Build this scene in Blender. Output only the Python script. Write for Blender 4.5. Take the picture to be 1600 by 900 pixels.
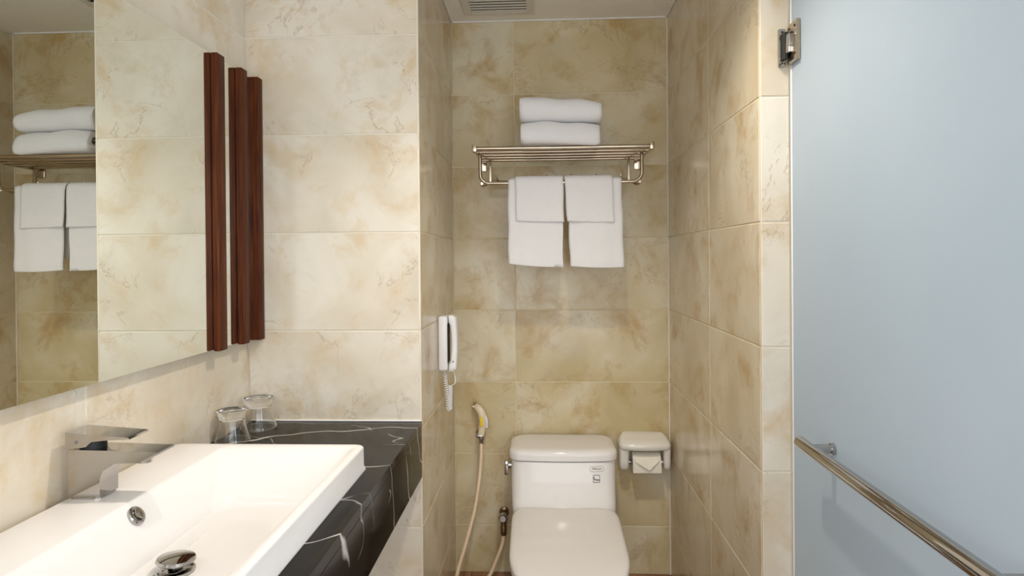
import bpy, bmesh, math, random
from mathutils import Vector, Matrix
random.seed(7)
for o in list(bpy.data.objects): bpy.data.objects.remove(o)
S = bpy.context.scene
C = S.collection
PI = math.pi

# ------------------------------------------------------------------ camera
EYE = 1.319
yaw, pit, roll, FPX, CYP = .0461, .0054, -.0084, 985.0, 407.58
fw = Vector((-math.sin(yaw)*math.cos(pit), math.cos(yaw)*math.cos(pit), -math.sin(pit)))
rt = Vector((math.cos(yaw), math.sin(yaw), 0)); up = rt.cross(fw)
r2 = rt*math.cos(roll) + up*math.sin(roll); u2 = -rt*math.sin(roll) + up*math.cos(roll)
cam = bpy.data.cameras.new('camera'); camo = bpy.data.objects.new('camera', cam); C.objects.link(camo)
cam.sensor_width = 36; cam.sensor_fit = 'HORIZONTAL'; cam.lens = FPX/1600*36
cam.shift_y = (CYP-450)/1600; cam.clip_start = .02
M = Matrix((r2, u2, -fw)).transposed().to_4x4(); M.translation = (0, 0, EYE); camo.matrix_world = M
S.camera = camo
# ------------------------------------------------------------------ world, big lights, exposure
w = bpy.data.worlds.new('world'); S.world = w; w.use_nodes = True
w.node_tree.nodes['Background'].inputs[0].default_value = (.75, .88, 1, 1)
w.node_tree.nodes['Background'].inputs[1].default_value = .5
S.view_settings.view_transform = 'Standard'; S.view_settings.look = 'None'
S.view_settings.exposure = 0.36; S.view_settings.gamma = 1; S.view_settings.use_curve_mapping = False
def area_light(name, loc, direction, sx, sy, power, col):
    l = bpy.data.lights.new(name, 'AREA'); l.shape = 'RECTANGLE'; l.size = sx; l.size_y = sy
    l.energy = power; l.color = col
    o = bpy.data.objects.new(name, l); C.objects.link(o); o.location = loc
    o.rotation_euler = Vector(direction).to_track_quat('-Z', 'Y').to_euler()
    return o
# daylight outside the side window; soft frontal fill added at an invented back opening
WIN_R = dict(y0=.45, y1=1.45, z0=.75, z1=2.05); XW = 1.60
WIN_N = dict(y0=-.90, y1=-.10, z0=.75, z1=2.05)
FILL_B = dict(x0=-.75, x1=1.45, z0=.25, z1=2.15); YB = -1.15
area_light('daylight_side', (XW+.13, .95, 1.4), (-1, 0, 0), 1.0, 1.3, 2.4, (.80, .91, 1))
area_light('back_fill', (.35, YB-.14, 1.20), (0, 1, 0), 2.2, 1.9, 34, (.95, .97, 1))
area_light('daylight_near', (XW+.13, -.5, 1.40), (-1, 0, 0), .8, 1.3, 20, (.72, .87, 1))

# ------------------------------------------------------------------ mesh helpers
def V(*a): return Vector(a)
def box(bm, a, b, bev=0, seg=2):
    x0, y0, z0 = (min(a[i], b[i]) for i in range(3)); x1, y1, z1 = (max(a[i], b[i]) for i in range(3))
    vs = [bm.verts.new(p) for p in ((x0,y0,z0),(x1,y0,z0),(x1,y1,z0),(x0,y1,z0),(x0,y0,z1),(x1,y0,z1),(x1,y1,z1),(x0,y1,z1))]
    fs = [bm.faces.new([vs[i] for i in f]) for f in ((0,3,2,1),(4,5,6,7),(0,1,5,4),(1,2,6,5),(2,3,7,6),(3,0,4,7))]
    if bev:
        es = list({e for f in fs for e in f.edges})
        bmesh.ops.bevel(bm, geom=es, offset=bev, segments=seg, profile=.5, affect='EDGES')
    return bm
def loft(bm, rings, cap0=True, cap1=True):
    R = [[bm.verts.new(p) for p in r] for r in rings]; n = len(R[0])
    for a, b in zip(R, R[1:]):
        for i in range(n): bm.faces.new((a[i], a[(i+1) % n], b[(i+1) % n], b[i]))
    if cap0: bm.faces.new(R[0][::-1])
    if cap1: bm.faces.new(R[-1])
    return R
def rrect(cx, cy, hx, hy, r, z, n=6):
    r = min(r, hx*.999, hy*.999); out = []
    for k, (sx, sy) in enumerate(((1,1),(-1,1),(-1,-1),(1,-1))):
        for i in range(n+1):
            a = PI/2*k + PI/2*i/n
            out.append(V(cx+sx*(hx-r)+r*math.cos(a), cy+sy*(hy-r)+r*math.sin(a), z))
    return out
def superell(cx, y0, y1, hx, z, n=48, p=2.6, bow=0):
    cy, hy = (y0+y1)/2, (y1-y0)/2; out = []
    for i in range(n):
        a = 2*PI*i/n; c, s = math.cos(a), math.sin(a)
        out.append(V(cx+hx*math.copysign(abs(c)**(2/p), c), cy+hy*math.copysign(abs(s)**(2/p), s), z))
    return out
def tube(bm, pts, r, n=10, caps=True, radii=None):
    pts = [Vector(p) for p in pts]; rings = []
    t0 = (pts[1]-pts[0]).normalized(); nrm = t0.orthogonal().normalized()
    for i, p in enumerate(pts):
        t = (pts[min(i+1, len(pts)-1)]-pts[max(i-1, 0)]).normalized()
        nrm = (nrm - t*nrm.dot(t)).normalized(); b = t.cross(nrm)
        rr = radii[i] if radii else r
        rings.append([p+nrm*rr*math.cos(2*PI*k/n)+b*rr*math.sin(2*PI*k/n) for k in range(n)])
    loft(bm, rings, caps, caps); return bm
def lathe(bm, prof, c, axis='Z', n=32, cap0=True, cap1=True):
    c = Vector(c); rings = []
    for r, h in prof:
        ring = []
        for k in range(n):
            a = 2*PI*k/n; u, v = r*math.cos(a), r*math.sin(a)
            d = {'Z': V(u, v, h), 'X': V(h, u, v), 'Y': V(v, h, u)}[axis]
            ring.append(c+d)
        rings.append(ring)
    loft(bm, rings, cap0, cap1); return bm
def extrude_xz(bm, poly, y0, y1, bev=0, seg=2):
    a = [bm.verts.new((x, y0, z)) for x, z in poly]; b = [bm.verts.new((x, y1, z)) for x, z in poly]; n = len(poly)
    fs = [bm.faces.new(a), bm.faces.new(b[::-1])] + [bm.faces.new((a[i], b[i], b[(i+1) % n], a[(i+1) % n])) for i in range(n)]
    if bev:
        es = [e for e in {e for f in fs for e in f.edges}]
        es = [e for e in es if len(e.link_faces) == 2 and e.calc_face_angle(0) > .5]
        bmesh.ops.bevel(bm, geom=es, offset=bev, segments=seg, profile=.5, affect='EDGES')
    return bm
def arc(c, r, a0, a1, n, plane='XZ'):
    out = []
    for i in range(n+1):
        a = a0+(a1-a0)*i/n; u, v = r*math.cos(a), r*math.sin(a)
        out.append(Vector(c)+{'XZ': V(u, 0, v), 'YZ': V(0, u, v), 'XY': V(u, v, 0)}[plane])
    return out
def smooth_path(pts, n=8):
    P = [Vector(p) for p in pts]; out = []
    for i in range(len(P)-1):
        p0, p1, p2, p3 = P[max(i-1, 0)], P[i], P[i+1], P[min(i+2, len(P)-1)]
        for k in range(n):
            t = k/n
            out.append(.5*((2*p1)+(p2-p0)*t+(2*p0-5*p1+4*p2-p3)*t*t+(3*p1-p0-3*p2+p3)*t**3))
    out.append(P[-1]); return out
origin = {}
def mesh_from(name, bm, mat, off, angle=35):
    bmesh.ops.recalc_face_normals(bm, faces=bm.faces)
    if off.length: bmesh.ops.translate(bm, verts=bm.verts, vec=-off)
    lim = math.radians(angle)
    for f in bm.faces: f.smooth = True
    for e in bm.edges:
        e.smooth = len(e.link_faces) == 2 and e.calc_face_angle(0) < lim
    me = bpy.data.meshes.new(name); bm.to_mesh(me); bm.free(); me.materials.append(mat); return me
def tag(o, label, cat, group=None, kind=None):
    o['label'] = label; o['category'] = cat
    if group: o['group'] = group
    if kind: o['kind'] = kind
    return o
def thing(name, loc, label, cat, group=None, kind=None):
    o = bpy.data.objects.new(name, None); C.objects.link(o); o.location = loc; o.empty_display_size = .05
    origin[o.name] = Vector(loc); return tag(o, label, cat, group, kind)
def part(name, bm, mat, parent, label=None, angle=35):
    off = origin[parent.name]
    o = bpy.data.objects.new(name, mesh_from(name, bm, mat, off, angle)); C.objects.link(o); o.parent = parent
    origin[o.name] = off
    if label: o['label'] = label
    return o
def solo(name, bm, mat, loc, label, cat, group=None, kind=None, angle=35):
    off = Vector(loc); o = bpy.data.objects.new(name, mesh_from(name, bm, mat, off, angle)); C.objects.link(o); o.location = off
    origin[o.name] = off; return tag(o, label, cat, group, kind)
NB = bmesh.new

# ------------------------------------------------------------------ materials
def base_mat(name):
    m = bpy.data.materials.new(name); m.use_nodes = True; nt = m.node_tree
    return m, nt, nt.nodes['Principled BSDF']
def nd(nt, typ, **k):
    n = nt.nodes.new(typ)
    for a, v in k.items(): setattr(n, a, v)
    return n
def ramp(nt, fac, stops, interp='LINEAR'):
    r = nd(nt, 'ShaderNodeValToRGB'); r.color_ramp.interpolation = interp
    while len(r.color_ramp.elements) < len(stops): r.color_ramp.elements.new(.5)
    for e, (p, c) in zip(r.color_ramp.elements, stops):
        e.position = p; e.color = c if len(c) == 4 else (*c, 1)
    nt.links.new(fac, r.inputs[0]); return r.outputs[0]
def mixc(nt, fac, a, b, blend='MIX'):
    m = nd(nt, 'ShaderNodeMix', data_type='RGBA', blend_type=blend)
    for sock, v in ((m.inputs[0], fac), (m.inputs[6], a), (m.inputs[7], b)):
        if hasattr(v, 'is_output'): nt.links.new(v, sock)
        else: sock.default_value = v if not isinstance(v, tuple) or len(v) == 4 else (*v, 1)
    return m.outputs[2]
def math_n(nt, op, a, b=None):
    m = nd(nt, 'ShaderNodeMath', operation=op)
    for i, v in enumerate((a, b)):
        if v is None: continue
        if hasattr(v, 'is_output'): nt.links.new(v, m.inputs[i])
        else: m.inputs[i].default_value = v
    return m.outputs[0]
def noise(nt, vec, scale, detail=5, rough=.55, dist=0):
    n = nd(nt, 'ShaderNodeTexNoise'); n.inputs['Scale'].default_value = scale; n.inputs['Detail'].default_value = detail
    n.inputs['Roughness'].default_value = rough; n.inputs['Distortion'].default_value = dist
    nt.links.new(vec, n.inputs['Vector']); return n.outputs[0]
def obj_vec(nt, rnd=True, scale=None):
    t = nd(nt, 'ShaderNodeTexCoord'); v = t.outputs['Object']
    if scale:
        mp = nd(nt, 'ShaderNodeMapping'); mp.inputs['Scale'].default_value = scale; nt.links.new(v, mp.inputs[0]); v = mp.outputs[0]
    if rnd:
        oi = nd(nt, 'ShaderNodeObjectInfo'); sc = nd(nt, 'ShaderNodeVectorMath', operation='SCALE')
        sc.inputs[0].default_value = (7.3, 3.1, 5.7); nt.links.new(oi.outputs['Random'], sc.inputs['Scale'])
        ad = nd(nt, 'ShaderNodeVectorMath', operation='ADD'); nt.links.new(v, ad.inputs[0]); nt.links.new(sc.outputs[0], ad.inputs[1]); v = ad.outputs[0]
    return v
def simple(name, col, rough=.4, metal=0, bump=0, bscale=200, var=0, **kw):
    m, nt, p = base_mat(name)
    p.inputs['Roughness'].default_value = rough; p.inputs['Metallic'].default_value = metal
    v = obj_vec(nt, False); nz = noise(nt, v, bscale if bump else 12, 3)
    lo = tuple(c*(1-var) for c in col); hi = tuple(min(1, c*(1+var)) for c in col)
    nt.links.new(ramp(nt, nz, [(.3, lo), (.7, hi)]), p.inputs['Base Color'])
    if bump:
        b = nd(nt, 'ShaderNodeBump'); b.inputs['Strength'].default_value = bump; b.inputs['Distance'].default_value = .002
        nt.links.new(nz, b.inputs['Height']); nt.links.new(b.outputs[0], p.inputs['Normal'])
    for k, val in kw.items(): p.inputs[k.replace('_', ' ')].default_value = val
    return m
def marble_tile(name, tone, spot=(.50, .31, .12)):
    m, nt, p = base_mat(name); v = obj_vec(nt)
    a = noise(nt, v, 3.2, 4, .5, .6)
    col = ramp(nt, a, [(.36, tone[0]), (.5, tone[1]), (.64, tone[2])])
    mp = nd(nt, 'ShaderNodeMapping'); mp.inputs['Rotation'].default_value = (.5, .5, .5); nt.links.new(v, mp.inputs[0])
    bl = noise(nt, mp.outputs[0], 6.5, 8, .66, .45)
    blf = ramp(nt, bl, [(.50, (0, 0, 0)), (.68, (1, 1, 1))])
    col = mixc(nt, math_n(nt, 'MULTIPLY', blf, .75), col, spot)
    gr = noise(nt, v, 5, 5, .6, .6)
    grf = ramp(nt, gr, [(.56, (0, 0, 0)), (.75, (1, 1, 1))])
    col = mixc(nt, math_n(nt, 'MULTIPLY', grf, .35), col, (.50, .46, .36))
    vn = noise(nt, mp.outputs[0], 4.0, 7, .62, .8)
    rid = math_n(nt, 'ABSOLUTE', math_n(nt, 'SUBTRACT', vn, .5))
    vf = ramp(nt, rid, [(.0, (1, 1, 1)), (.010, (0, 0, 0))])
    msk = ramp(nt, noise(nt, v, 4.5, 2), [(.48, (0, 0, 0)), (.6, (1, 1, 1))])
    f = math_n(nt, 'MULTIPLY', math_n(nt, 'MULTIPLY', vf, msk), .45)
    col = mixc(nt, f, col, (.33, .21, .10))
    nt.links.new(col, p.inputs['Base Color'])
    p.inputs['Roughness'].default_value = .16; p.inputs['Specular IOR Level'].default_value = .32
    bp = nd(nt, 'ShaderNodeBump'); bp.inputs['Strength'].default_value = .05; bp.inputs['Distance'].default_value = .003
    nt.links.new(noise(nt, v, 9, 2), bp.inputs['Height']); nt.links.new(bp.outputs[0], p.inputs['Normal'])
    return m
def black_marble():
    m, nt, p = base_mat('black_marble'); v = obj_vec(nt, False)
    d = nd(nt, 'ShaderNodeTexNoise'); d.inputs['Scale'].default_value = 3; d.inputs['Detail'].default_value = 3; nt.links.new(v, d.inputs['Vector'])
    sc = nd(nt, 'ShaderNodeVectorMath', operation='SCALE'); sc.inputs['Scale'].default_value = .16; nt.links.new(d.outputs['Color'], sc.inputs[0])
    ad = nd(nt, 'ShaderNodeVectorMath', operation='ADD'); nt.links.new(v, ad.inputs[0]); nt.links.new(sc.outputs[0], ad.inputs[1])
    def veins(freq, kx, wob_, nscale, width, seed, lo, hi):
        mp = nd(nt, 'ShaderNodeMapping'); mp.inputs['Location'].default_value = (seed, seed*.7, seed*1.3); nt.links.new(v, mp.inputs[0])
        sp = nd(nt, 'ShaderNodeSeparateXYZ'); nt.links.new(v, sp.inputs[0])
        t = math_n(nt, 'ADD', math_n(nt, 'MULTIPLY', sp.outputs[1], freq), math_n(nt, 'MULTIPLY', sp.outputs[0], kx))
        t = math_n(nt, 'ADD', t, math_n(nt, 'MULTIPLY', sp.outputs[2], freq*.6))
        t = math_n(nt, 'ADD', t, math_n(nt, 'MULTIPLY', noise(nt, mp.outputs[0], nscale, 3, .5), wob_))
        d = math_n(nt, 'ABSOLUTE', math_n(nt, 'SUBTRACT', math_n(nt, 'FRACT', t), .5))
        f = ramp(nt, d, [(0, (1, 1, 1)), (width, (0, 0, 0))])
        k = ramp(nt, noise(nt, mp.outputs[0], 4, 2), [(lo, (0, 0, 0)), (hi, (1, 1, 1))])
        return math_n(nt, 'MULTIPLY', f, k)
    f1 = veins(5, -1.6, 2.2, 2.2, .022, .3, .40, .52)
    f2 = math_n(nt, 'MULTIPLY', veins(4, 3.0, 2.6, 3, .014, 5.1, .47, .56), .5)
    f = math_n(nt, 'MAXIMUM', f1, f2)
    bc = ramp(nt, noise(nt, v, 6, 4), [(.35, (.004, .0035, .0035)), (.7, (.014, .011, .009))])
    nt.links.new(mixc(nt, f, bc, (.75, .72, .68)), p.inputs['Base Color'])
    p.inputs['Roughness'].default_value = .08; p.inputs['Specular IOR Level'].default_value = .10
    return m
def wood():
    m, nt, p = base_mat('red_brown_wood'); v = obj_vec(nt, True, (55, 55, 2.5))
    a = noise(nt, v, 2.2, 6, .6, .4)
    nt.links.new(ramp(nt, a, [(.3, (.038, .007, .002)), (.5, (.080, .018, .004)), (.72, (.14, .038, .010))]), p.inputs['Base Color'])
    p.inputs['Roughness'].default_value = .45; p.inputs['Specular IOR Level'].default_value = .15
    return m
def glassm(name, col=(1, 1, 1), ior=1.45):
    m, nt, p = base_mat(name); v = obj_vec(nt, False)
    nt.links.new(ramp(nt, noise(nt, v, 4, 2), [(0, col), (1, col)]), p.inputs['Base Color'])
    p.inputs['Transmission Weight'].default_value = 1; p.inputs['Roughness'].default_value = .0; p.inputs['IOR'].default_value = ior
    return m
def frosted():
    m, nt, p = base_mat('frosted_glass'); out = nt.nodes['Material Output']; v = obj_vec(nt, False)
    col = ramp(nt, noise(nt, v, 2.0, 3), [(.3, (.66, .74, .80)), (.7, (.70, .77, .83))])
    df = nd(nt, 'ShaderNodeBsdfDiffuse'); tr = nd(nt, 'ShaderNodeBsdfTranslucent'); nt.links.new(col, df.inputs[0]); nt.links.new(col, tr.inputs[0])
    mx = nd(nt, 'ShaderNodeMixShader'); mx.inputs[0].default_value = .55; nt.links.new(df.outputs[0], mx.inputs[1]); nt.links.new(tr.outputs[0], mx.inputs[2])
    gl = nd(nt, 'ShaderNodeBsdfGlossy'); gl.inputs['Roughness'].default_value = .45; gl.inputs[0].default_value = (1, 1, 1, 1)
    m2 = nd(nt, 'ShaderNodeMixShader'); m2.inputs[0].default_value = .05; nt.links.new(mx.outputs[0], m2.inputs[1]); nt.links.new(gl.outputs[0], m2.inputs[2])
    nt.links.new(m2.outputs[0], out.inputs[0]); nt.nodes.remove(p); return m
def emis(name, col, s):
    m, nt, p = base_mat(name); p.inputs['Base Color'].default_value = (.8, .8, .8, 1)
    p.inputs['Emission Color'].default_value = (*col, 1); p.inputs['Emission Strength'].default_value = s; return m
TILE = marble_tile('cream_marble_tile', ((.68, .59, .46), (.74, .665, .55), (.78, .72, .62)), (.64, .48, .29)); GOLD = marble_tile('golden_marble_tile', ((.55, .45, .25), (.63, .53, .33), (.70, .63, .46)), (.46, .29, .10)); BEIGE = marble_tile('beige_marble_tile', ((.60, .50, .35), (.67, .58, .43), (.72, .65, .51)), (.50, .33, .15)); BLACK = black_marble(); WOOD = wood(); GLASS = glassm('clear_glass'); FROST = frosted()
GROUT = simple('pale_grout', (.76, .69, .57), .7, var=.06)
GGROUT = simple('beige_grout', (.70, .61, .43), .7, var=.06)
PAINT = simple('cream_ceiling_paint', (.94, .91, .83), .75, var=.02)
PLASTER = simple('white_plaster', (.80, .77, .72), .8, var=.03)
PORC = simple('white_porcelain', (.82, .79, .775), .10, var=.01, Specular_IOR_Level=.3)
PORC_PAPERH = simple('cream_ceramic', (.80, .76, .69), .12, var=.02)
CHROME = simple('polished_chrome', (.47, .455, .44), .05, 1, var=.02)
NICKEL = simple('warm_steel', (.52, .44, .34), .12, 1, var=.04)
DARKMET = simple('tarnished_brass', (.22, .15, .09), .28, .9, var=.2)
MIRROR = simple('silvered_mirror', (.82, .84, .79), .005, 1, var=0)
EDGE = simple('dark_mirror_edge', (.05, .06, .05), .3, var=.1)
WHITEPL = simple('white_plastic', (.82, .82, .83), .28, var=.01)
SLIT = simple('dark_gap', (.015, .015, .015), .6, var=.1)  # near-black: shade painted into gaps, also dark screws and cartridge
CREAMPL = simple('cream_plastic', (.80, .68, .50), .35, var=.04)
PINKHOSE = simple('peach_hose', (.78, .60, .40), .45, var=.06)
YELLOW = simple('yellow_sticker', (.85, .62, .03), .5, var=.05)
INK = simple('grey_print', (.20, .18, .20), .6, var=.1)
PALEINK = simple('pale_print', (.42, .40, .34), .6, var=.1)
TERRY = simple('white_terry', (.86, .85, .86), .95, bump=.9, bscale=420, var=.03, Sheen_Weight=.3)
PAPER = simple('toilet_paper', (.86, .81, .70), .9, bump=.25, bscale=250, var=.02)
SEAL = simple('white_sealant', (.85, .83, .80), .4, var=.02)
FLOORM = simple('brown_floor_tile', (.28, .14, .07), .25, var=.3)
FGROUT = simple('brown_floor_grout', (.10, .05, .03), .8, var=.1)
VENTM = simple('white_vent_enamel', (.74, .71, .63), .4, var=.02)
CRYSTAL = glassm('clear_plastic', (.95, .95, .93), 1.5)
LAMP = emis('lamp_glow', (1, .88, .70), 5)

# ------------------------------------------------------------------ room shell
XL, XM, XC, XR, XP = -.902, -.8746, -.3676, .527, .597
DN, DF, DP = 2.6333, 1.902, 1.5386
ZC = 2.307; T = .3; Z0 = 1.399
rows = [0] + [Z0+T*k for k in range(-4, 4)]           # .199 ... 2.299
rows[-1] = ZC
G = .0014
tile_cache = {}
def tiles(wall, axis, plane, sign, cuts, z_lo=0, z_hi=ZC, mat=None):
    """axis: plane normal; sign: side the room is on; cuts: joints along the wall"""
    for a, b in zip(cuts, cuts[1:]):
        for z0, z1 in zip(rows, rows[1:]):
            if z0 >= z_hi or z1 <= z_lo: continue
            wdt, h = round(b-a-2*G, 4), round(z1-z0-2*G, 4)
            key = (axis, sign, wdt, h, (mat or TILE).name)
            if key not in tile_cache:
                bm = NB(); d = -.008*sign
                if axis == 'X': box(bm, (d, -wdt/2, -h/2), (0, wdt/2, h/2), .0018, 1)
                else: box(bm, (-wdt/2, d, -h/2), (wdt/2, 0, h/2), .0018, 1)
                tile_cache[key] = mesh_from('tile', bm, mat or TILE, V(0, 0, 0), 20)
            o = bpy.data.objects.new('tile', tile_cache[key]); C.objects.link(o); o.parent = wall
            u = (a+b)/2; zc = (z0+z1)/2
            o.location = (plane, u, zc) if axis == 'X' else (u, plane, zc)
def wallbox(name, a, b, mat, label, cat='wall'):
    bm = NB(); box(bm, a, b); return solo(name, bm, mat, (0, 0, 0), label, cat, kind='structure')
e = .0014
wl = wallbox('wall_left', (XL-.12, YB-.1, 0), (XL-e, DF+.0, ZC), GROUT, 'cream marble tiled wall carrying the mirror and washbasin')
tiles(wl, 'X', XL, 1, [YB, YB+.5, -.03, .585, 1.205, DF], z_lo=.0)
wf = wallbox('wall_front', (XL-.12, DF+e, 0), (XC-.005, DN+.12, ZC), GROUT, 'bright cream tiled wall block at the far end of the counter')
tiles(wf, 'Y', DF, -1, [XL, XC])
wnl = wallbox('wall_niche_left', (XC-.005, DF+.006, 0), (XC-e, DN+.12, ZC), GGROUT, 'greyish tiled side wall of the toilet niche bearing the telephone')
tiles(wnl, 'X', XC, 1, [DF+.006, DN], mat=BEIGE)
wnb = wallbox('wall_niche_back', (XC-e, DN+e, 0), (1.7, DN+.12, ZC), GGROUT, 'olive cream tiled wall behind the toilet under the towel shelf')
tiles(wnb, 'Y', DN, -1, [XC, -.108, XR], mat=GOLD)
wnr = wallbox('wall_niche_right', (XR+e, DP+.008, 0), (XP, DN, ZC), GGROUT, 'beige tiled side wall right of the toilet')
tiles(wnr, 'X', XR, -1, [DP+.008, 2.003, DN], mat=BEIGE)
wp = wallbox('wall_pillar', (XR+.001, DP+e, 0), (XP, DP+.008, ZC), GROUT, 'pale tiled end face of the partition beside the glass door')
tiles(wp, 'Y', DP, -1, [XR, XP])
bm = NB(); box(bm, (XL-.12, YB-.1, ZC), (XW+.1, DN+.12, ZC+.08)); solo('ceiling', bm, PAINT, (0, 0, 0), 'cream painted flat ceiling above the toilet niche', 'ceiling', kind='structure')
bm = NB()
box(bm, (XC, DN-.009, ZC-.006), (XR, DN, ZC), .002, 1); box(bm, (XC, DF+.01, ZC-.006), (XC+.009, DN-.009, ZC), .002, 1); box(bm, (XR-.009, DP+.01, ZC-.006), (XR, DN-.009, ZC), .002, 1)
solo('trim_1', bm, SEAL, (0, 0, 0), 'thin white bead where the niche walls meet the ceiling', 'trim', kind='structure')
bm = NB(); box(bm, (XR-.004, DN-.004, 0), (XR, DN, ZC-.006)); solo('trim_2', bm, GROUT, (0, 0, 0), 'thin pale corner bead right of the toilet niche', 'trim', kind='structure')
bm = NB(); box(bm, (XC-.006, DF-.0006, 0), (XC+.0006, DF+.006, ZC), .002, 2); solo('trim_3', bm, GROUT, (0, 0, 0), 'pale edge trim on the outer corner beside the counter', 'trim', kind='structure')
# floor with tiles
fl = wallbox('floor', (XL-.12, YB-.1, -.1), (XW+.1, DN+.12, -.002), FGROUT, 'dark brown tiled bathroom floor', 'floor')
bm = NB(); box(bm, (-.149, -.149, -.01), (.149, .149, 0), .0015, 1); ftile = mesh_from('floor_tile', bm, FLOORM, V(0, 0, 0))
x = -.75
while x < 1.6:
    y = -1.0
    while y < 2.6:
        if not (x < XC-.1 and y > DF) and not (abs(x-.56) < .1 and y > DP):
            o = bpy.data.objects.new('floor_tile', ftile); C.objects.link(o); o.parent = fl; o.location = (x, y, 0)
        y += .3
    x += .3
# right wall with a window, back wall with an added opening for frontal fill
def shell_hole(axis, lo, hi, a0, a1, W, k):
    bm = NB()
    def bx(u0, u1, z0, z1):
        box(bm, (lo, u0, z0), (hi, u1, z1)) if axis == 'X' else box(bm, (u0, lo, z0), (u1, hi, z1))
    bx(a0, W[k+'0'], 0, ZC); bx(W[k+'1'], a1, 0, ZC); bx(W[k+'0'], W[k+'1'], 0, W['z0']); bx(W[k+'0'], W[k+'1'], W['z1'], ZC)
    return bm
bm = NB()
for a, b in ((YB-.1, WIN_N['y0']), (WIN_N['y1'], WIN_R['y0']), (WIN_R['y1'], DN+.02)): box(bm, (XW, a, 0), (XW+.1, b, ZC))
for W in (WIN_N, WIN_R):
    box(bm, (XW, W['y0'], 0), (XW+.1, W['y1'], W['z0'])); box(bm, (XW, W['y0'], W['z1']), (XW+.1, W['y1'], ZC))
solo('wall_right', bm, PLASTER, (0, 0, 0), 'white plastered wall beyond the frosted glass door', 'wall', kind='structure')
solo('wall_back', shell_hole('Y', YB-.1, YB, XL, XW, FILL_B, 'x'), PLASTER, (0, 0, 0), 'white plastered wall behind the viewer', 'wall', kind='structure')
for name, Wd, lab in (('window_1', WIN_R, 'white framed window in the wall beyond the frosted door'), ('window_3', WIN_N, 'white framed window in the wall to the right of the viewer')):
    ym = (Wd['y0']+Wd['y1'])/2
    wn = thing(name, (XW+.04, ym, Wd['z0']), lab, 'window', kind='structure'); bm = NB()
    for a, b in (((Wd['y0'], Wd['z0']), (Wd['y0']+.04, Wd['z1'])), ((Wd['y1']-.04, Wd['z0']), (Wd['y1'], Wd['z1'])), ((Wd['y0'], Wd['z0']), (Wd['y1'], Wd['z0']+.04)), ((Wd['y0'], Wd['z1']-.04), (Wd['y1'], Wd['z1']))):
        box(bm, (XW+.02, a[0], a[1]), (XW+.06, b[0], b[1]))
    part('window_frame', bm, WHITEPL, wn)
    bm = NB(); box(bm, (XW+.02, ym-.015, Wd['z0']+.04), (XW+.06, ym+.015, Wd['z1']-.04)); part('mullion', bm, WHITEPL, wn)
Wd = FILL_B
wn = thing('fill_opening', (.35, YB-.05, Wd['z0']), 'wide white framed opening added behind the viewer for frontal fill', 'window', kind='structure')  # opening added to carry the soft frontal fill light
bm = NB()
for a, b in (((Wd['x0'], Wd['z0']), (Wd['x0']+.04, Wd['z1'])), ((Wd['x1']-.04, Wd['z0']), (Wd['x1'], Wd['z1'])), ((Wd['x0'], Wd['z0']), (Wd['x1'], Wd['z0']+.04)), ((Wd['x0'], Wd['z1']-.04), (Wd['x1'], Wd['z1']))):
    box(bm, (a[0], YB-.06, a[1]), (b[0], YB-.02, b[1]))
part('window_frame', bm, WHITEPL, wn)
for x in (-.02, .72):
    bm = NB(); box(bm, (x-.015, YB-.06, Wd['z0']+.04), (x+.015, YB-.02, Wd['z1']-.04)); part('mullion', bm, WHITEPL, wn)

# ------------------------------------------------------------------ recessed lamps
def downlight(x, y, power, label, size=120, rad=.03, col=(1, .86, .70)):
    t = thing('downlight', (x, y, ZC), label, 'lamp', 'recessed ceiling downlights')
    bm = NB(); lathe(bm, [(.044, 0), (.044, -.026), (.047, -.030), (.058, -.030), (.060, 0)], (x, y, ZC), n=28, cap0=False, cap1=False); part('trim_ring', bm, VENTM, t)
    bm = NB(); lathe(bm, [(.043, -.001), (.043, -.004), (.002, -.006)], (x, y, ZC), n=24, cap0=False); part('lamp_glass', bm, LAMP, t)
    l = bpy.data.lights.new('downlight_beam', 'SPOT'); l.energy = power; l.color = col; l.shadow_soft_size = rad
    l.spot_size = math.radians(size); l.spot_blend = .8
    o = bpy.data.objects.new('downlight_beam', l); C.objects.link(o); o.parent = t; o.location = (0, 0, -.029)
downlight(-.56, 1.32, 11.5, 'recessed ceiling downlight above the washbasin', 62, .025, col=(1, .89, .81))
downlight(.10, 1.32, 37, 'recessed ceiling downlight in the middle of the room', 125, .04, col=(1, .92, .80))

# ------------------------------------------------------------------ counter
CT = .822
HX0, HX1, HY0, HY1 = -.84, -.45, .74, 1.42
ct = thing('countertop', (-.64, .4, CT-.17), 'polished black marble counter with white veins under the washbasin', 'counter')
bm = NB()
xs = [XL+.002, HX0, HX1, XC+.001]; ys = [YB, HY0, HY1, DF-.001]
for i in range(3):
    for j in range(3):
        if i == 1 and j == 1: continue
        box(bm, (xs[i], ys[j], CT-.022), (xs[i+1], ys[j+1], CT))
bmesh.ops.remove_doubles(bm, verts=bm.verts, dist=1e-5)
part('top_slab', bm, BLACK, ct)
bm = NB(); box(bm, (XC-.019, YB, .653), (XC+.001, DF-.001, CT-.0225), .0012, 1); part('apron', bm, BLACK, ct)
bm = NB(); box(bm, (XL+.002, DF-.005, CT), (XC, DF, CT+.005), .0015, 1); part('sealant_line', bm, SEAL, ct, 'white sealant line against the end wall')

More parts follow.
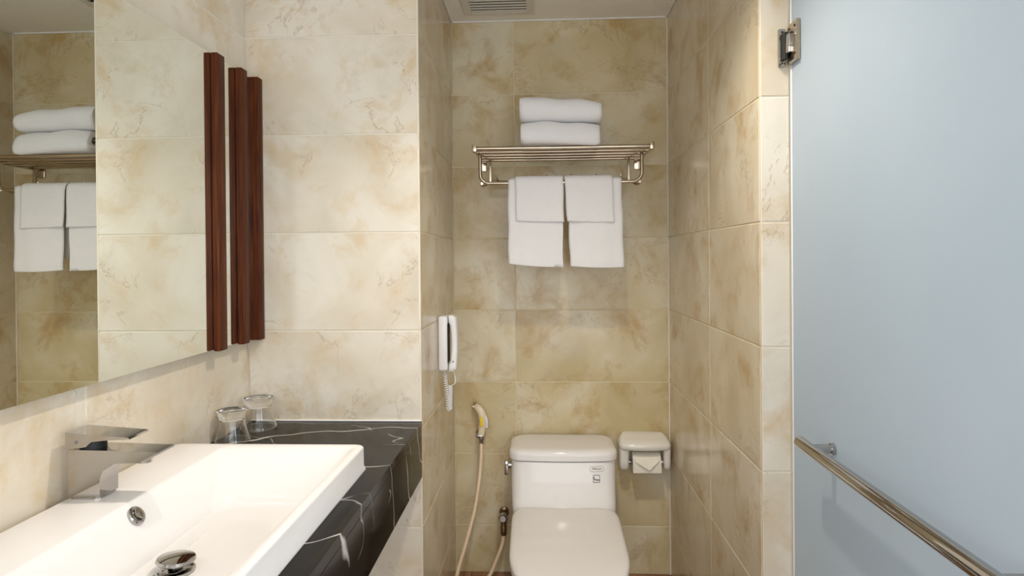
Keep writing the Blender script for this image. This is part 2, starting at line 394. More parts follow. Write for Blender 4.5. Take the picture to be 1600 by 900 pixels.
# ------------------------------------------------------------------ washbasin
ZT = .879
sk = thing('washbasin', (-.648, 1.08, CT), 'white rectangular porcelain washbasin set on the black counter', 'sink')
bm = NB()
def ringr(x0, x1, y0, y1, r, z): return rrect((x0+x1)/2, (y0+y1)/2, (x1-x0)/2, (y1-y0)/2, r, z, 8)
X0, X1, Y0, Y1 = -.884, -.420, .685, 1.478
fx0, fx1, fy0, fy1, fz = -.690, -.468, .86, 1.315, .788
ix0, ix1, iy0, iy1 = -.757, -.438, .705, 1.460
rings = [ringr(X0+.05, X1-.04, Y0+.06, Y1-.06, .03, CT-.05), ringr(X0+.05, X1-.04, Y0+.06, Y1-.06, .03, CT), ringr(X0, X1+.003, Y0, Y1+.003, .018, CT), ringr(X0, X1+.003, Y0, Y1+.003, .018, CT+.005), ringr(X0, X1, Y0, Y1, .018, CT+.010), ringr(X0, X1, Y0, Y1, .020, ZT-.006)]
for a in (25, 55, 90):
    k = .006*(1-math.cos(math.radians(a))); h = .006*math.sin(math.radians(a))
    rings.append(ringr(X0+k, X1-k, Y0+k, Y1-k, .020, ZT-.006+h))
n_in = 16
for i in range(n_in+1):
    t = i/n_in
    # inset t, height profile: rounded lip, straight slope, rounded foot
    zz = ZT-(ZT-fz)*t
    if t < .12: zz = ZT-(ZT-fz)*(t*t/.24)-.0
    if t >= .12: zz = ZT-(ZT-fz)*(.06+(t-.12)*(.94/.88) if t < .9 else 1-(1-t)**1.5*.5)
    r = .022+.03*t
    rings.append(ringr(ix0+(fx0-ix0)*t, ix1+(fx1-ix1)*t, iy0+(fy0-iy0)*t, iy1+(fy1-iy1)*t, r, zz))
cx, cy = -.632, 1.052
rings.append(ringr(fx0+.03, fx1-.03, fy0+.03, fy1-.03, .05, fz-.001))
rings.append([V(cx+.028*math.cos(2*PI*(i+.5)/36), cy+.028*math.sin(2*PI*(i+.5)/36), fz-.004) for i in range(36)])
loft(bm, rings, True, True)
part('basin', bm, PORC, sk, angle=50)
# overflow cap on the sloping back wall of the bowl
ov = V(-.7375, 1.105, .856); nrm = V(.09, 0, .065).normalized()
def disc_on(bm, prof, c, nrm, n=32, sx=1):
    q = nrm.to_track_quat('Z', 'Y'); rs = []
    for r, h in prof: rs.append([Vector(c)+q @ V(r*math.cos(2*PI*k/n)*sx, r*math.sin(2*PI*k/n), h) for k in range(n)])
    loft(bm, rs); return bm
bm = NB(); disc_on(bm, [(.0175, -.004), (.0175, .005), (.016, .007), (.0125, .0072)], ov, nrm); oc = part('overflow_ring', bm, CHROME, sk, 'round chrome overflow ring')
bm = NB(); disc_on(bm, [(.0125, .005), (.012, .009), (.008, .011), (.003, .0115)], ov, nrm, 20); part('overflow_cap', bm, CRYSTAL, oc)
bm = NB(); dc = V(-.632, 1.052, fz-.003)
disc_on(bm, [(.032, 0), (.032, .004), (.029, .006), (.020, .006), (.018, .003)], dc, V(0, 0, 1)); dr = part('drain_ring', bm, CHROME, sk)
bm = NB(); disc_on(bm, [(.012, .004), (.012, .016), (.030, .017), (.032, .020), (.030, .024), (.018, .0265), (.006, .027)], dc, V(.06, .04, 1).normalized(), 36); part('drain_plug', bm, CHROME, dr, 'domed chrome pop-up plug')

# ------------------------------------------------------------------ faucet
fc = V(-.846, 1.150, ZT)
ft = thing('faucet', fc, 'chrome single-lever basin faucet with a flat spout', 'faucet')
bm = NB()
def fx(rel): return fc.x+rel
poly = [(-.031, .003), (-.031, .091), (.060, .0895), (.140, .087), (.1415, .084), (.116, .0705), (.100, .0675), (.062, .0660)]
for i in range(1, 9):
    a = PI/2*i/8; poly.append((.062-.033*math.sin(a), .0660-.036*(1-math.cos(a))))
poly += [(.029, .003)]
extrude_xz(bm, [(fx(a), ZT+b) for a, b in poly], fc.y-.0255, fc.y+.0255, .0055, 4)
body = part('body', bm, CHROME, ft)
bm = NB(); loft(bm, [rrect(fc.x-.001, fc.y, .032-i, .0275-i, .016, ZT+z, 8) for z, i in ((0, 0), (.003, 0), (.0045, .002))]); part('base_ring', bm, CHROME, ft)
bm = NB(); lathe(bm, [(.0125, 0), (.0125, -.008), (.010, -.009)], (fx(.100), fc.y, ZT+.070), n=24); part('aerator', bm, CHROME, ft)
bm = NB(); lathe(bm, [(.022, .088), (.022, .108)], fc, n=28); part('cartridge', bm, SLIT, ft)
bm = NB()
extrude_xz(bm, [(fx(a), ZT+b) for a, b in ((-.033, .0955), (-.033, .1235), (.087, .1150), (.089, .1120), (.040, .1095), (.016, .1065), (.006, .0975), (-.006, .0955))], fc.y-.029, fc.y+.029, .0018, 2)
lv = part('lever', bm, CHROME, ft)
bm = NB(); lathe(bm, [(.0032, -.0010), (.0032, 0)], (fx(-.012), fc.y-.0288, ZT+.106), 'Y', 14); part('temperature_mark', bm, INK, lv)

# ------------------------------------------------------------------ tumblers upside down
def tumbler(c, r, h, label):
    bm = NB(); prof = [(.72*r, h-.020), (.80*r, h-.014), (.84*r, h-.003), (.82*r, h), (.70*r, h-.0015), (.02*r, h-.002)]
    out = [(r, .001), (r*1.0, .006), (r*.95, .012), (r*.84, .026), (r*.74, .045), (r*.71, h-.024)]
    inn = [(r*.66, h-.026), (r*.69, .045), (r*.79, .026), (r*.90, .012), (r*.955, .004)]
    full = inn[::-1]; 
    rings = [(.02*r, h-.025)] + inn + [(r*.965, .001)] + out + prof
    lathe(bm, rings, c, n=40)
    return solo('drinking_glass', bm, GLASS, c, label, 'glass', 'upturned tumblers on the counter', angle=60)
tumbler((-.850, 1.690, CT), .046, .086, 'clear drinking glass turned upside down, the nearer one behind the washbasin')
tumbler((-.836, 1.822, CT), .050, .090, 'clear drinking glass turned upside down in the counter corner')

# ------------------------------------------------------------------ mirror
MZ0, MZ1 = 1.079, 1.870
mr = thing('wall_mirror', (XL, 1.1, MZ0), 'large wall mirror with dark red-brown wooden uprights', 'mirror')
bm = NB(); box(bm, (XL, .30, MZ0), (XM-.004, DF-.034, MZ1)); part('backing_board', bm, EDGE, mr)
bm = NB(); box(bm, (XM-.0035, .30, MZ0), (XM, DF-.034, MZ1)); part('mirror_pane', bm, MIRROR, mr)
def upright(y0, y1, x1, z0=MZ0-.004, z1=MZ1+.002):
    bm = NB(); box(bm, (XM+.0004, y0, z0), (x1, y1, z1), .003, 2); return part('wooden_upright', bm, WOOD, mr)
upright(1.640, 1.682, XM+.019); upright(1.774, 1.812, XM+.020)
bm = NB(); box(bm, (XL, DF-.033, MZ0-.004), (-.850, DF-.0005, MZ1+.002), .003, 2); part('end_board', bm, WOOD, mr)

# ------------------------------------------------------------------ towel shelf
SZ = 1.718
ts = thing('towel_shelf', (.08, DN, 1.58), 'chrome hotel towel shelf with rods, hooks and hanging rail', 'shelf')
rx0, rx1 = -.240, .403
yr = [2.305, 2.385, 2.455, 2.52, 2.585]
for k, y in enumerate(yr):
    bm = NB(); r = .0075 if k == 0 else .006
    tube(bm, [(rx0, y, SZ), (rx1, y, SZ)], r, 12); part('rod', bm, NICKEL, ts)
for s, x in ((-1, rx0), (1, rx1)):
    bm = NB(); box(bm, (x-.008, yr[0]-.018, SZ-.013), (x+.008, yr[0]+.018, SZ+.013), .002, 2); part('end_cap', bm, NICKEL, ts)
    bm = NB(); box(bm, (x-.004, yr[0], SZ-.011), (x+.004, DN-.006, SZ+.011), .002, 1); part('side_arm', bm, NICKEL, ts)
    bm = NB(); box(bm, (x-.016, DN-.008, SZ-.04), (x+.016, DN, SZ+.03), .003, 2); part('wall_plate', bm, NICKEL, ts)
# hanging rail: one bent tube down from the second rod
HB = 1.600; HYB = 2.385
xa, xb = -.228, .380
pts = [V(xa, HYB, SZ-.004)] + arc((xa+.035, HYB, HB+.035), .035, PI, 1.5*PI, 8) + arc((xb-.035, HYB, HB+.035), .035, 1.5*PI, 2*PI, 8) + [V(xb, HYB, SZ-.004)]
bm = NB(); tube(bm, pts, .0065, 12); part('hanging_rail', bm, NICKEL, ts)
# rear hook rail with side straps
ZH = 1.622; YH = 2.53
bm = NB(); tube(bm, [(-.20, YH, ZH), (.35, YH, ZH)], .0065, 12); hr = part('hook_rail', bm, NICKEL, ts)
for x in (-.200, .350):
    s = -1 if x < 0 else 1
    bm = NB(); tube(bm, smooth_path([(x, YH, ZH), (x+s*.012, YH-.03, ZH-.012), (x+s*.025, YH-.075, ZH-.024), (x+s*.028, HYB+.03, ZH-.020), (x+s*.022, HYB, HB)], 6), .005, 10); part('rail_loop', bm, NICKEL, ts)
    bm = NB(); box(bm, (x-.004, YH-.010, ZH-.008), (x+.004, YH+.010, SZ), .001, 1); part('strap', bm, NICKEL, ts)
    bm = NB(); lathe(bm, [(.0095, -.016), (.0095, .016)], (x-s*.022, YH, ZH), 'X', 16); part('rail_sleeve', bm, NICKEL, ts)
for x in (-.172, -.073, .025, .121, .220, .318):
    bm = NB(); tube(bm, smooth_path([(x, YH, ZH), (x, YH-.012, ZH-.004), (x, YH-.022, ZH+.006), (x, YH-.024, ZH+.024)], 4), .0035, 8); part('hook', bm, NICKEL, hr)

# towels
def wob(p, amp, f):
    return amp*(math.sin(p.x*f+p.z*f*.7)+math.sin(p.y*f*1.3-p.z*f*.9+1.1)+math.sin(p.x*f*1.9+p.y*f*.6+2.3))/3
def folded_towel(name, x0, x1, y0, y1, z0, h, tilt, rz, taper, droop, label):
    """thick sheet folded: outer wrap open at the back, two inner leaves; cross-section in YZ run along X"""
    bm = NB(); nx = 26; th = h*.27; L = y1-y0; R = h/2
    # outer wrap centreline: back-bottom -> front -> back-top
    cl = []
    for i in range(9): cl.append((y1-(L-R)*i/8, z0+th/2))
    for i in range(1, 10):
        a = -PI/2-PI*i/10; cl.append((y0+R+math.cos(a)*(R-th*.5), z0+R+math.sin(a)*(R-th/2)))
    for i in range(9): cl.append((y0+R+(L-R)*i/8, z0+h-th/2))
    inner = [[(y1-.006-(L-R*1.5)*i/8, z0+h*.375) for i in range(9)], [(y1-.002-(L-R*1.6)*i/8, z0+h*.63) for i in range(9)]]
    def sheet(cl, th):
        n = len(cl); left = []; right = []
        for i, (y, z) in enumerate(cl):
            a = cl[max(i-1, 0)]; b = cl[min(i+1, n-1)]; ty, tz = b[0]-a[0], b[1]-a[1]; l = math.hypot(ty, tz)
            ny, nz = -tz/l, ty/l; k = th/2
            if i in (0, n-1): k *= .55
            left.append((y+ny*k, z+nz*k)); right.append((y-ny*k, z-nz*k))
        sec = left+right[::-1]; rings = []
        for j in range(nx+1):
            t = j/nx; x = x0+(x1-x0)*t; e = min(t, 1-t)*(x1-x0)
            sq = 1-.30*max(0, 1-e/.022)**2       # soften the cut ends
            ring = []
            for (y, z) in sec:
                p = V(x, y, z0+h/2+(z-z0-h/2)*(1-.10*max(0, 1-e/.03)**2)); ring.append(p)
            cyy = sum(p.y for p in ring)/len(ring)
            ring = [V(p.x, cyy+(p.y-cyy)*(1-.03*(1-sq)/.3), p.z) for p in ring]
            rings.append(ring)
        loft(bm, rings)
    sheet(cl, th); sheet(inner[0], h*.23); sheet(inner[1], h*.23)
    xc, yc = (x0+x1)/2, (y0+y1)/2; c, s = math.cos(rz), math.sin(rz)
    for v in bm.verts:
        p = v.co.copy(); k = (p.z-z0)/h
        p.z -= taper*k*h*(p.x-x0)/(x1-x0); fr = max(0, 1-(p.y-y0)/.03); p.z -= droop*fr*(.3+.7*(p.x-x0)/(x1-x0))*(1-k*.5)
        p.z += wob(p, .006, 26)*min(1, .25+k) + tilt*(p.x-xc) + .004*math.cos((p.x-xc)*11)*k
        p.y += wob(V(p.z, p.x, p.y), .005, 24)
        dx, dy = p.x-xc, p.y-yc; v.co = V(xc+dx*c-dy*s, yc+dx*s+dy*c, p.z)
    return solo(name, bm, TERRY, (xc, yc, z0), label, 'towel', 'folded bath towels on the shelf', angle=80)
folded_towel('folded_towel', -.066, .218, 2.262, 2.560, SZ+.0085, .083, -.03, -.03, .05, .030, 'thick white folded bath towel lying directly on the shelf rods')
folded_towel('folded_towel', -.066, .230, 2.275, 2.565, SZ+.094, .094, -.03, -.06, .20, .004, 'thick white folded bath towel on top of the stacked pair')

def hung_towel(x0, x1, zf, zb, rad, ybar, zbar, th, lean, sag, label, grp, seed):
    bm = NB(); nx = 20; nz = 26; rnd = random.Random(seed); ph = rnd.random()*6
    path = []
    for i in range(nz+1):
        z = zf+(zbar-zf)*i/nz; path.append((ybar-rad, z))
    for i in range(1, 8):
        a = PI-PI*i/8; path.append((ybar+rad*math.cos(a), zbar+rad*math.sin(a)))
    for i in range(nz+1):
        z = zbar+(zb-zbar)*i/nz; path.append((ybar+rad, z))
    n = len(path); grid = {}
    for side in (0, 1):
        for i, (y, z) in enumerate(path):
            a = path[max(i-1, 0)]; b = path[min(i+1, n-1)]; ty, tz = b[0]-a[0], b[1]-a[1]; l = math.hypot(ty, tz)
            ny, nzv = -tz/l, ty/l
            for j in range(nx+1):
                t = j/nx; x = x0+(x1-x0)*t; drop = max(0, (zbar-z))
                e = min(t, 1-t)*(x1-x0); k = th/2*(1 if e > .008 else .55)
                if i in (0, n-1): k *= .6
                sgn = -1 if side else 1
                front = y < ybar
                yy = y+(-1 if front else 1)*(.005*math.sin(t*5+ph)*drop/.3*(1 if front else .3)+.003*abs(math.sin(t*9+ph*2))*drop/.3)
                xx = x+lean*drop*(1-.2*t)+.0012*math.sin(z*40+ph)
                zz = z-(drop/.3)*(.004*math.sin(t*3.0)+sag*t)
                grid[side, i, j] = bm.verts.new((xx, yy+sgn*ny*k, zz+sgn*nzv*k))
    for i in range(n-1):
        for j in range(nx):
            bm.faces.new([grid[0, i, j], grid[0, i, j+1], grid[0, i+1, j+1], grid[0, i+1, j]])
            bm.faces.new([grid[1, i, j], grid[1, i+1, j], grid[1, i+1, j+1], grid[1, i, j+1]])
    for i in range(n-1):
        for j in (0, nx): bm.faces.new([grid[0, i, j], grid[0, i+1, j], grid[1, i+1, j], grid[1, i, j]])
    for j in range(nx):
        for i in (0, n-1): bm.faces.new([grid[0, i, j], grid[0, i, j+1], grid[1, i, j+1], grid[1, i, j]])
    return solo('hand_towel', bm, TERRY, ((x0+x1)/2, ybar, zf), label, 'towel', grp, angle=80)
gA = 'white towels hung over the shelf rail'
hung_towel(-.122, .082, 1.296, 1.34, .0125, HYB, HB, .010, .00, .014, 'long white towel hung on the rail, left of the hanging pair', gA, 1)
hung_towel(.100, .302, 1.285, 1.33, .0125, HYB, HB, .010, .03, .004, 'long white towel hung on the rail, right of the hanging pair', gA, 2)
gB = 'small white face towels draped over the long towels'
hung_towel(-.096, .084, 1.455, 1.48, .0225, HYB, HB, .008, .03, .010, 'short white face towel draped over the left long towel', gB, 3)
hung_towel(.090, .268, 1.452, 1.47, .0225, HYB, HB, .008, .06, .010, 'short white face towel draped over the right long towel', gB, 4)

# ------------------------------------------------------------------ telephone
ph = thing('wall_telephone', (XC, 2.25, .92), 'white wall telephone with handset and coiled cord', 'telephone')
bm = NB(); box(bm, (XC, 2.216, .918), (XC+.033, 2.290, 1.112), .008, 3); part('base', bm, WHITEPL, ph)
bm = NB(); rings = []
N = 22
for i in range(N+1):
    t = i/N; z = .914+.200*t; u = abs(2*t-1)
    xin = XC+.035+.010*(1-u**2.2)*(1 if u < .86 else 1)   # arched grip side
    xout = XC+.062+.005*(1-u*u)-.010*max(0, (u-.9)/.1)**2
    if u > .70: xin = min(xin, XC+.0345+.003*(1-u)/.3)
    hw = .027-.004*(1-u)-.006*max(0, (u-.92)/.08)**2
    rings.append([V(p.x, p.y, z) for p in rrect((xin+xout)/2, 2.252, (xout-xin)/2, hw, .008, 0, 4)])
loft(bm, rings); hs = part('handset', bm, WHITEPL, ph)
bm = NB(); box(bm, (XC+.030, 2.224, .945), (XC+.0345, 2.280, 1.085), .001, 1); part('cradle_shade', bm, SLIT, ph)  # raised near-black slab, painted shade of the slit behind the grip
bm = NB(); box(bm, (XC+.050, 2.2245, .949), (XC+.055, 2.226, .953)); part('microphone_slot', bm, INK, hs)
bm = NB()
def helix(a, b, r, turns, n=10):
    a, b = Vector(a), Vector(b); ax = (b-a).normalized(); u = ax.orthogonal().normalized(); v = ax.cross(u); m = turns*n
    return [a+(b-a)*i/m+u*r*math.cos(2*PI*i/n)+v*r*math.sin(2*PI*i/n) for i in range(m+1)]
h1 = helix((XC+.018, 2.245, .916), (XC+.030, 2.245, .785), .0065, 17)
h2 = helix((XC+.036, 2.248, .775), (XC+.038, 2.250, .862), .0075, 20)
pts = [V(XC+.018, 2.245, .921)]+h1+smooth_path([h1[-1], (XC+.032, 2.246, .770), h2[0]], 4)[1:-1]+h2+smooth_path([h2[-1], (XC+.054, 2.25, .868), (XC+.056, 2.252, .885), (XC+.050, 2.252, .916)], 5)[1:]
tube(bm, pts, .0018, 6); part('coiled_cord', bm, WHITEPL, ph)

# ------------------------------------------------------------------ bidet sprayer
bs = thing('bidet_sprayer', (-.262, DN, .56), 'cream hand bidet sprayer on the wall with a long cream hose', 'bidet sprayer')
bm = NB(); lathe(bm, [(.020, 0), (.020, -.008), (.012, -.012), (.011, -.040)], (-.258, DN, .585), 'Y', 20); box(bm, (-.274, DN-.062, .578), (-.242, DN-.036, .594), .004, 2); part('wall_holder', bm, CHROME, bs)
bm = NB(); hpts = smooth_path([(-.276, DN-.030, .700), (-.262, DN-.045, .696), (-.249, DN-.052, .676), (-.246, DN-.052, .645), (-.249, DN-.050, .612), (-.252, DN-.050, .590)], 6)
nh = len(hpts); rad = [.015 if i < 5 else .0165-.004*abs(i/nh-.45) for i in range(nh)]; rad[0] = .012
tube(bm, hpts, .014, 16, radii=rad); hd = part('spray_handle', bm, CREAMPL, bs)
bm = NB(); lathe(bm, [(.017, 0), (.017, .012)], (-.286, DN-.028, .702), 'X', 20); part('spray_face', bm, NICKEL, hd)
bm = NB(); box(bm, (-.256, DN-.0705, .628), (-.242, DN-.066, .668), .002, 2); part('sticker', bm, YELLOW, hd, 'yellow sticker')
bm = NB(); tube(bm, smooth_path([(-.236, DN-.056, .672), (-.228, DN-.060, .650), (-.229, DN-.060, .622)], 5), .005, 8); part('trigger', bm, WHITEPL, hd)
bm = NB(); lathe(bm, [(.010, .592), (.0115, .588), (.0115, .570), (.009, .566), (.009, .552)], (-.252, DN-.050, 0), n=16); part('hose_nut', bm, CHROME, bs)
bm = NB(); tube(bm, smooth_path([(-.252, DN-.050, .560), (-.252, DN-.065, .50), (-.257, DN-.095, .42), (-.272, DN-.15, .315), (-.302, DN-.19, .205), (-.332, DN-.215, .105), (-.340, DN-.22, .040), (-.318, DN-.215, .012), (-.27, DN-.17, .010), (-.222, DN-.10, .028), (-.190, DN-.075, .09), (-.168, DN-.060, .145), (-.163, DN-.055, .1795)], 8), .0078, 12); part('hose', bm, PINKHOSE, bs, 'cream rubber hose')

# ------------------------------------------------------------------ angle valve
av = thing('angle_valve', (-.163, DN, .25), 'tarnished brass angle stop valve on the wall left of the toilet', 'valve')
bm = NB(); lathe(bm, [(.020, 0), (.020, -.006), (.010, -.010), (.010, -.055)], (-.163, DN, .255), 'Y', 20); part('inlet', bm, DARKMET, av)
bm = NB(); lathe(bm, [(.011, .18), (.013, .185), (.013, .215), (.011, .22), (.013, .235), (.013, .268)], (-.163, DN-.055, 0), n=16); part('outlet', bm, DARKMET, av)
bm = NB(); lathe(bm, [(.008, -.066), (.016, -.072), (.018, -.090), (.012, -.098)], (-.163, DN, .262), 'Y', 16); part('knob', bm, CHROME, av)

# ------------------------------------------------------------------ toilet
TX = .078
tl = thing('toilet', (TX, 2.2, 0), 'white one-piece toilet with closed lid and low tank', 'toilet')
bm = NB()
R = []
for z, hx, y0, y1, p in ((0, .118, 1.90, 2.60, 3), (.03, .112, 1.91, 2.60, 3), (.12, .120, 1.88, 2.60, 3), (.22, .142, 1.82, 2.60, 2.8), (.30, .170, 1.765, 2.60, 2.6), (.345, .182, 1.735, 2.60, 2.6), (.362, .184, 1.73, 2.60, 2.6)):
    R.append(superell(TX, y0, y1, hx, z, 56, p))
loft(bm, R); part('bowl', bm, PORC, tl, angle=60)
def bowed_ring(xc, y0, y1, hx, bow, r, z, n=8, m=9):
    """plan: flat back at y1, bowed front at y0, rounded corners; straight runs subdivided"""
    pts = rrect(xc, (y0+y1)/2, hx, (y1-y0)/2, r, z, n); out = []
    for i, p in enumerate(pts):
        out.append(p)
        if i % (n+1) == n:
            q = pts[(i+1) % len(pts)]
            out += [p.lerp(q, k/(m+1)) for k in range(1, m+1)]
    res = []
    for p in out:
        k = max(0, (y1-p.y)/(y1-y0)); u = (p.x-xc)/hx
        res.append(V(p.x, p.y-bow*(1-u*u)*k, z))
    return res
def tank_ring(z, y0, hx, bow, r, y1=2.612): return bowed_ring(TX, y0, y1, hx, bow, r, z)
bm = NB(); R = []
for z, y0, hx in ((.30, 2.30, .186), (.375, 2.312, .192), (.392, 2.325, .194), (.410, 2.342, .196), (.44, 2.362, .1975), (.48, 2.380, .199), (.52, 2.392, .200), (.542, 2.398, .201)):
    R.append(tank_ring(z, y0, hx, .014, .045))
loft(bm, R); tk = part('tank', bm, PORC, tl, angle=50)
bm = NB(); R = []
for z, d, rr in ((.5445, .001, .045), (.547, -.005, .045), (.566, -.006, .046), (.576, -.004, .046), (.5815, .001, .047), (.5855, .010, .048), (.5875, .022, .048)):
    R.append(tank_ring(z, 2.398+d, .201-d, .014, rr, 2.612-max(0, d)*.4))
loft(bm, R); part('tank_lid', bm, PORC, tl, angle=50)
def seat_ring(z, d, y1=2.322):
    """D-shaped plan: wide straight back following the tank, egg-shaped front"""
    out = []; n = 60
    for i in range(n):
        a = 2*PI*i/n; c, s = math.cos(a), math.sin(a)
        if s < 0: x = (.186-d)*math.copysign(abs(c)**(2/2.2), c); y = 1.985+(.285-d)*math.copysign(abs(s)**(2/2.1), s)
        else:
            x = (.186-d)*math.copysign(abs(c)**(2/9.0), c); y = 1.985+(y1-1.985-d*.3)*s**(2/9.0)
            k = (y-1.985)/(y1-1.985); x *= 1+.055*k*k; y -= .014*(1-(x/.2)**2)*k
        out.append(V(TX+.001+x, y, z))
    return out
bm = NB(); loft(bm, [seat_ring(.362, .006), seat_ring(.366, .001), seat_ring(.376, .001), seat_ring(.379, .006)]); part('seat', bm, PORC, tl, angle=50)
bm = NB(); loft(bm, [seat_ring(.380, .005), seat_ring(.384, 0), seat_ring(.392, 0), seat_ring(.397, .005), seat_ring(.400, .016), seat_ring(.4025, .05), seat_ring(.404, .10), seat_ring(.4045, .16)]); part('seat_cover', bm, PORC, tl, angle=50)
bm = NB(); lathe(bm, [(.013, 0), (.013, -.012)], (TX-.199, 2.44, .515), 'X', 20)
box(bm, (TX-.226, 2.420, .480), (TX-.211, 2.455, .534), .003, 2); part('flush_button', bm, CHROME, tk, 'square chrome flush fitting on the tank side')
# stickers on the tank front: outlined oblong with a scrawl, and a square with a wave
def front_y(x, z):
    y0 = 2.380+(z-.48)/(.52-.48)*.012 if z > .48 else 2.362+(z-.44)/.04*.018
    u = (x-TX)/.2
    return y0-.014*(1-u*u)-.0004
def strip(bm, pts, wd):
    for (xa_, za), (xb_, zb_) in zip(pts, pts[1:]):
        d = V(xb_-xa_, 0, zb_-za).normalized(); n = V(-d.z, 0, d.x)*wd/2
        q = [V(xa_, 0, za)+n, V(xa_, 0, za)-n, V(xb_, 0, zb_)-n, V(xb_, 0, zb_)+n]
        f = [bm.verts.new((p.x, front_y(p.x, p.z)-.0006, p.z)) for p in q]; g = [bm.verts.new((p.x, front_y(p.x, p.z)+.0004, p.z)) for p in q]
        bm.faces.new(f)
        for i in range(4): bm.faces.new((f[i], g[i], g[(i+1) % 4], f[(i+1) % 4]))
sx, sz = .203, .519
bm = NB(); loop = [(sx+.026*math.copysign(abs(math.cos(a))**.4, math.cos(a)), sz+.009*math.copysign(abs(math.sin(a))**.5, math.sin(a))) for a in [2*PI*i/28 for i in range(29)]]
strip(bm, loop, .0014); l1 = part('oval_logo', bm, PALEINK, tk, 'pale outlined oblong maker mark')
bm = NB(); strip(bm, [(sx-.018, sz-.001), (sx-.013, sz+.004), (sx-.009, sz-.002), (sx-.006, sz+.003), (sx-.002, sz-.001), (sx+.003, sz+.001), (sx+.008, sz-.002), (sx+.013, sz+.001), (sx+.018, sz-.001)], .0022); part('logo_script', bm, INK, l1)
sx, sz = .201, .486
bm = NB(); strip(bm, [(sx-.012, sz-.012), (sx+.012, sz-.012), (sx+.012, sz+.012), (sx-.012, sz+.012), (sx-.012, sz-.013)], .0020); l2 = part('square_logo', bm, INK, tk, 'small dark square maker mark with a wave')
bm = NB(); strip(bm, [(sx-.010, sz+.006), (sx-.008, sz-.001), (sx-.003, sz-.004), (sx+.003, sz-.004), (sx+.011, sz-.005)], .0042); part('logo_wave', bm, INK, l2)

# ------------------------------------------------------------------ toilet paper holder
tp = thing('paper_holder', (.412, DN, .44), 'cream ceramic toilet paper holder on the wall right of the tank', 'paper holder')
x0, x1 = .308, .516; xm = (x0+x1)/2
bm = NB()
def hood_ring(z, front, inset): return bowed_ring(xm, DN-front, DN, (x1-x0)/2-inset, .016*min(1, front/.05), min(.016, front*.45), z)
loft(bm, [hood_ring(.541, .083, .004), hood_ring(.545, .087, .001), hood_ring(.560, .088, 0), hood_ring(.567, .084, .003), hood_ring(.578, .055, .008), hood_ring(.589, .028, .018), hood_ring(.594, .016, .026)])
hood = part('hood', bm, PORC_PAPERH, tp, angle=50)
for xa_, xb_ in ((x0+.001, x0+.040), (x1-.030, x1-.001)):
    bm = NB(); R = []
    for z, f, i in ((.550, .086, 0), (.49, .084, 0), (.47, .082, .001), (.460, .078, .003), (.455, .068, .007)):
        R.append(rrect((xa_+xb_)/2, DN-.02-(f-.02)/2, (xb_-xa_)/2-i, (f-.02)/2, .013, z, 6))
    loft(bm, R); part('side_arm', bm, PORC_PAPERH, tp, angle=50)
bm = NB(); box(bm, (x0+.02, DN-.004, .455), (x1-.015, DN, .55), .001, 1); part('back_plate', bm, PORC_PAPERH, tp)
bm = NB(); lathe(bm, [(.009, x0+.03), (.009, x1-.02)], (0, DN-.052, .483), 'X', 16); part('spindle', bm, CHROME, tp)
pr_ = thing('toilet_roll', (.418, DN-.052, .483), 'roll of white toilet paper with a folded pointed end', 'toilet paper')
bm = NB(); lathe(bm, [(.019, .362), (.0415, .362), (.0430, .364), (.0430, .472), (.0415, .474), (.019, .474)], (0, DN-.052, .483), 'X', 40, False, False)
bm2 = [v for v in bm.verts]; R0 = bm2[:40]; R5 = bm2[-40:]
for i in range(40): bm.faces.new((R0[i], R0[(i+1) % 40], R5[(i+1) % 40], R5[i]))
rl = part('paper_roll', bm, PAPER, pr_)
bm = NB(); yy = DN-.052-.0438
def tri(bm, pts, th):
    a = [bm.verts.new(p) for p in pts]; b = [bm.verts.new((p[0], p[1]+th, p[2])) for p in pts]; n = len(pts)
    bm.faces.new(a); bm.faces.new(b[::-1])
    for i in range(n): bm.faces.new((a[i], a[(i+1) % n], b[(i+1) % n], b[i]))
tri(bm, [(.362, yy, .483), (.474, yy, .483), (.474, yy+.004, .505), (.362, yy+.004, .505)], .0012)
tri(bm, [(.362, yy-.0005, .452), (.474, yy-.0005, .452), (.474, yy, .483), (.362, yy, .483)], .0012)
tri(bm, [(.362, yy+.030, .4405), (.474, yy+.030, .4405), (.474, yy-.0005, .452), (.362, yy-.0005, .452)], .0012)
part('loose_sheet', bm, PAPER, pr_)
bm = NB(); tri(bm, [(.370, yy-.006, .498), (.424, yy-.014, .468), (.464, yy-.006, .503), (.466, yy+.003, .516), (.368, yy+.003, .516)], .0008); part('folded_point', bm, PAPER, pr_)

# ------------------------------------------------------------------ ceiling vent
vt = thing('ceiling_vent', (-.16, 2.40, ZC), 'white slatted exhaust grille in the ceiling above the toilet', 'vent')
vx0, vx1, vy0, vy1 = -.300, -.020, 2.27, 2.552
bm = NB()
for a, b in (((vx0, vy0), (vx0+.03, vy1)), ((vx1-.03, vy0), (vx1, vy1)), ((vx0+.03, vy0), (vx1-.03, vy0+.03)), ((vx0+.03, vy1-.03), (vx1-.03, vy1))):
    box(bm, (a[0], a[1], ZC-.008), (b[0], b[1], ZC), .0015, 1)
part('frame', bm, VENTM, vt)
bm = NB(); box(bm, (vx0+.03, vy0+.03, ZC-.0012), (vx1-.03, vy1-.03, ZC)); part('duct_shade', bm, SLIT, vt)  # flat near-black sheet, shade inside the duct put into its colour
y = vy1-.03-.013
while y > vy0+.045:
    bm = NB(); box(bm, (vx0+.03, y-.0065, ZC-.0075), (vx1-.03, y+.0065, ZC-.0045), .001, 1)
    part('slat', bm, VENTM, vt); y -= .0255

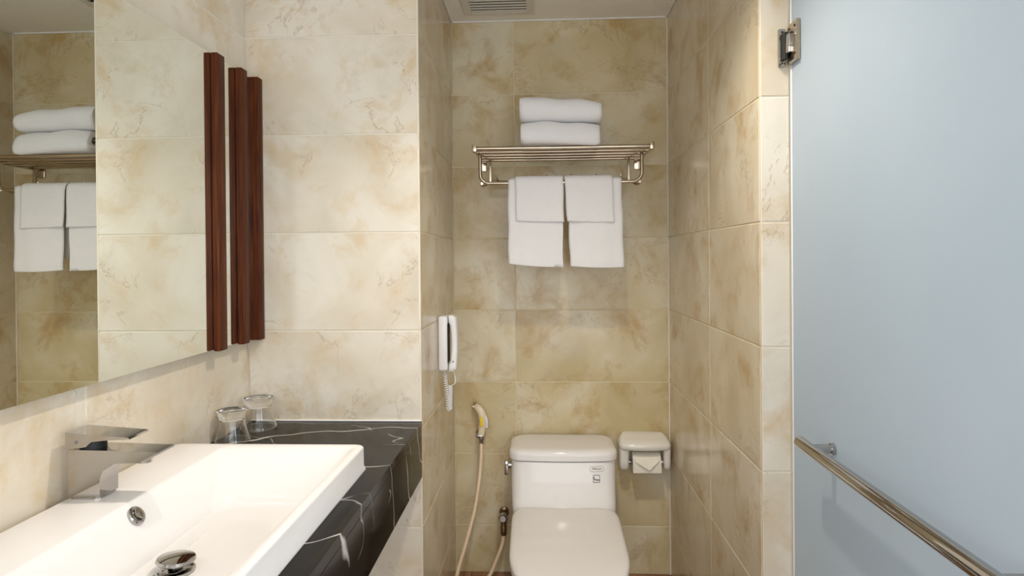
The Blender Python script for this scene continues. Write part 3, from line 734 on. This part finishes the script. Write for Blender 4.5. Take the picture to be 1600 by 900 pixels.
# ------------------------------------------------------------------ frosted glass door
gd = thing('glass_door', (XP+.006, DP, 0), 'frosted glass door standing open with chrome hinge and bar handle', 'door')
GX0, GX1 = XP+.001, XP+.011; GY0, GY1 = .70, DP-.010
bm = NB(); box(bm, (GX0, GY0, .012), (GX1, GY1, 2.16), .0015, 1); pane = part('pane', bm, FROST, gd)
bm = NB(); box(bm, (GX0-.001, GY1+.0002, .012), (GX1, GY1+.009, 2.16), .002, 1); part('edge_seal', bm, WHITEPL, gd, 'white edge seal along the hinge side')
for zc in (1.815, .28):
    zl, zh = zc-.046, zc+.046
    bm = NB(); box(bm, (XP-.028, DP-.009, zl-.002), (XP-.012, DP-.0002, zh-.004), .0012, 1); hg = part('hinge', bm, CHROME, gd, 'chrome glass hinge')
    bm = NB(); box(bm, (XP-.009, GY1-.055, zl), (GX0-.0003, GY1-.001, zh+.001), .0015, 1); part('glass_plate', bm, NICKEL, hg)
    bm = NB(); box(bm, (GX1+.0003, GY1-.055, zl), (GX1+.008, GY1-.001, zh+.001), .0015, 1); part('glass_plate', bm, NICKEL, hg)
    bm = NB(); extr = box(bm, (XP-.018, GY1-.030, zc-.022), (XP-.002, DP-.006, zc+.022), .003, 2); part('pivot_block', bm, CHROME, hg)
    bm = NB(); box(bm, (XP-.0205, GY1-.012, zc-.033), (XP-.012, DP-.0085, zc+.031), .001, 1); part('pivot_shade', bm, SLIT, hg)  # solid near-black block, painted shade of the hinge gap
    for yy_, zz_ in ((GY1-.044, zc+.034), (GY1-.044, zc-.030), (GY1-.012, zc+.036), (GY1-.012, zc-.036)):
        bm = NB(); lathe(bm, [(.0032, -.0005), (.0026, .0006)], (XP-.0095, yy_, zz_), 'X', 12); part('screw', bm, SLIT, hg)
    for zz_ in (zc+.034, zc-.040):
        bm = NB(); lathe(bm, [(.0026, -.0006), (.0026, .0004)], (XP-.020, DP-.009, zz_), 'Y', 12); part('screw', bm, SLIT, hg)
HZ = .920; HXB = .548
bm = NB(); R = []
for y, k in ((1.372, .75), (1.3705, .95), (1.367, 1), (.742, 1), (.7385, .95), (.737, .75)):
    R.append([V(HXB+.0125*k*math.cos(2*PI*i/24), y+.010*math.sin(2*PI*i/24)*(0), HZ+.0135*k*math.sin(2*PI*i/24)) for i in range(24)])
loft(bm, R); hb = part('bar_handle', bm, CHROME, gd, 'long chrome bar handle')
for y in (1.322, .79):
    bm = NB(); lathe(bm, [(.0095, HXB+.006), (.0095, GX0-.008), (.0120, GX0-.008), (.0125, GX0-.002), (.0125, GX0-.0003)], (0, y, HZ), 'X', 24); part('handle_post', bm, CHROME, hb)
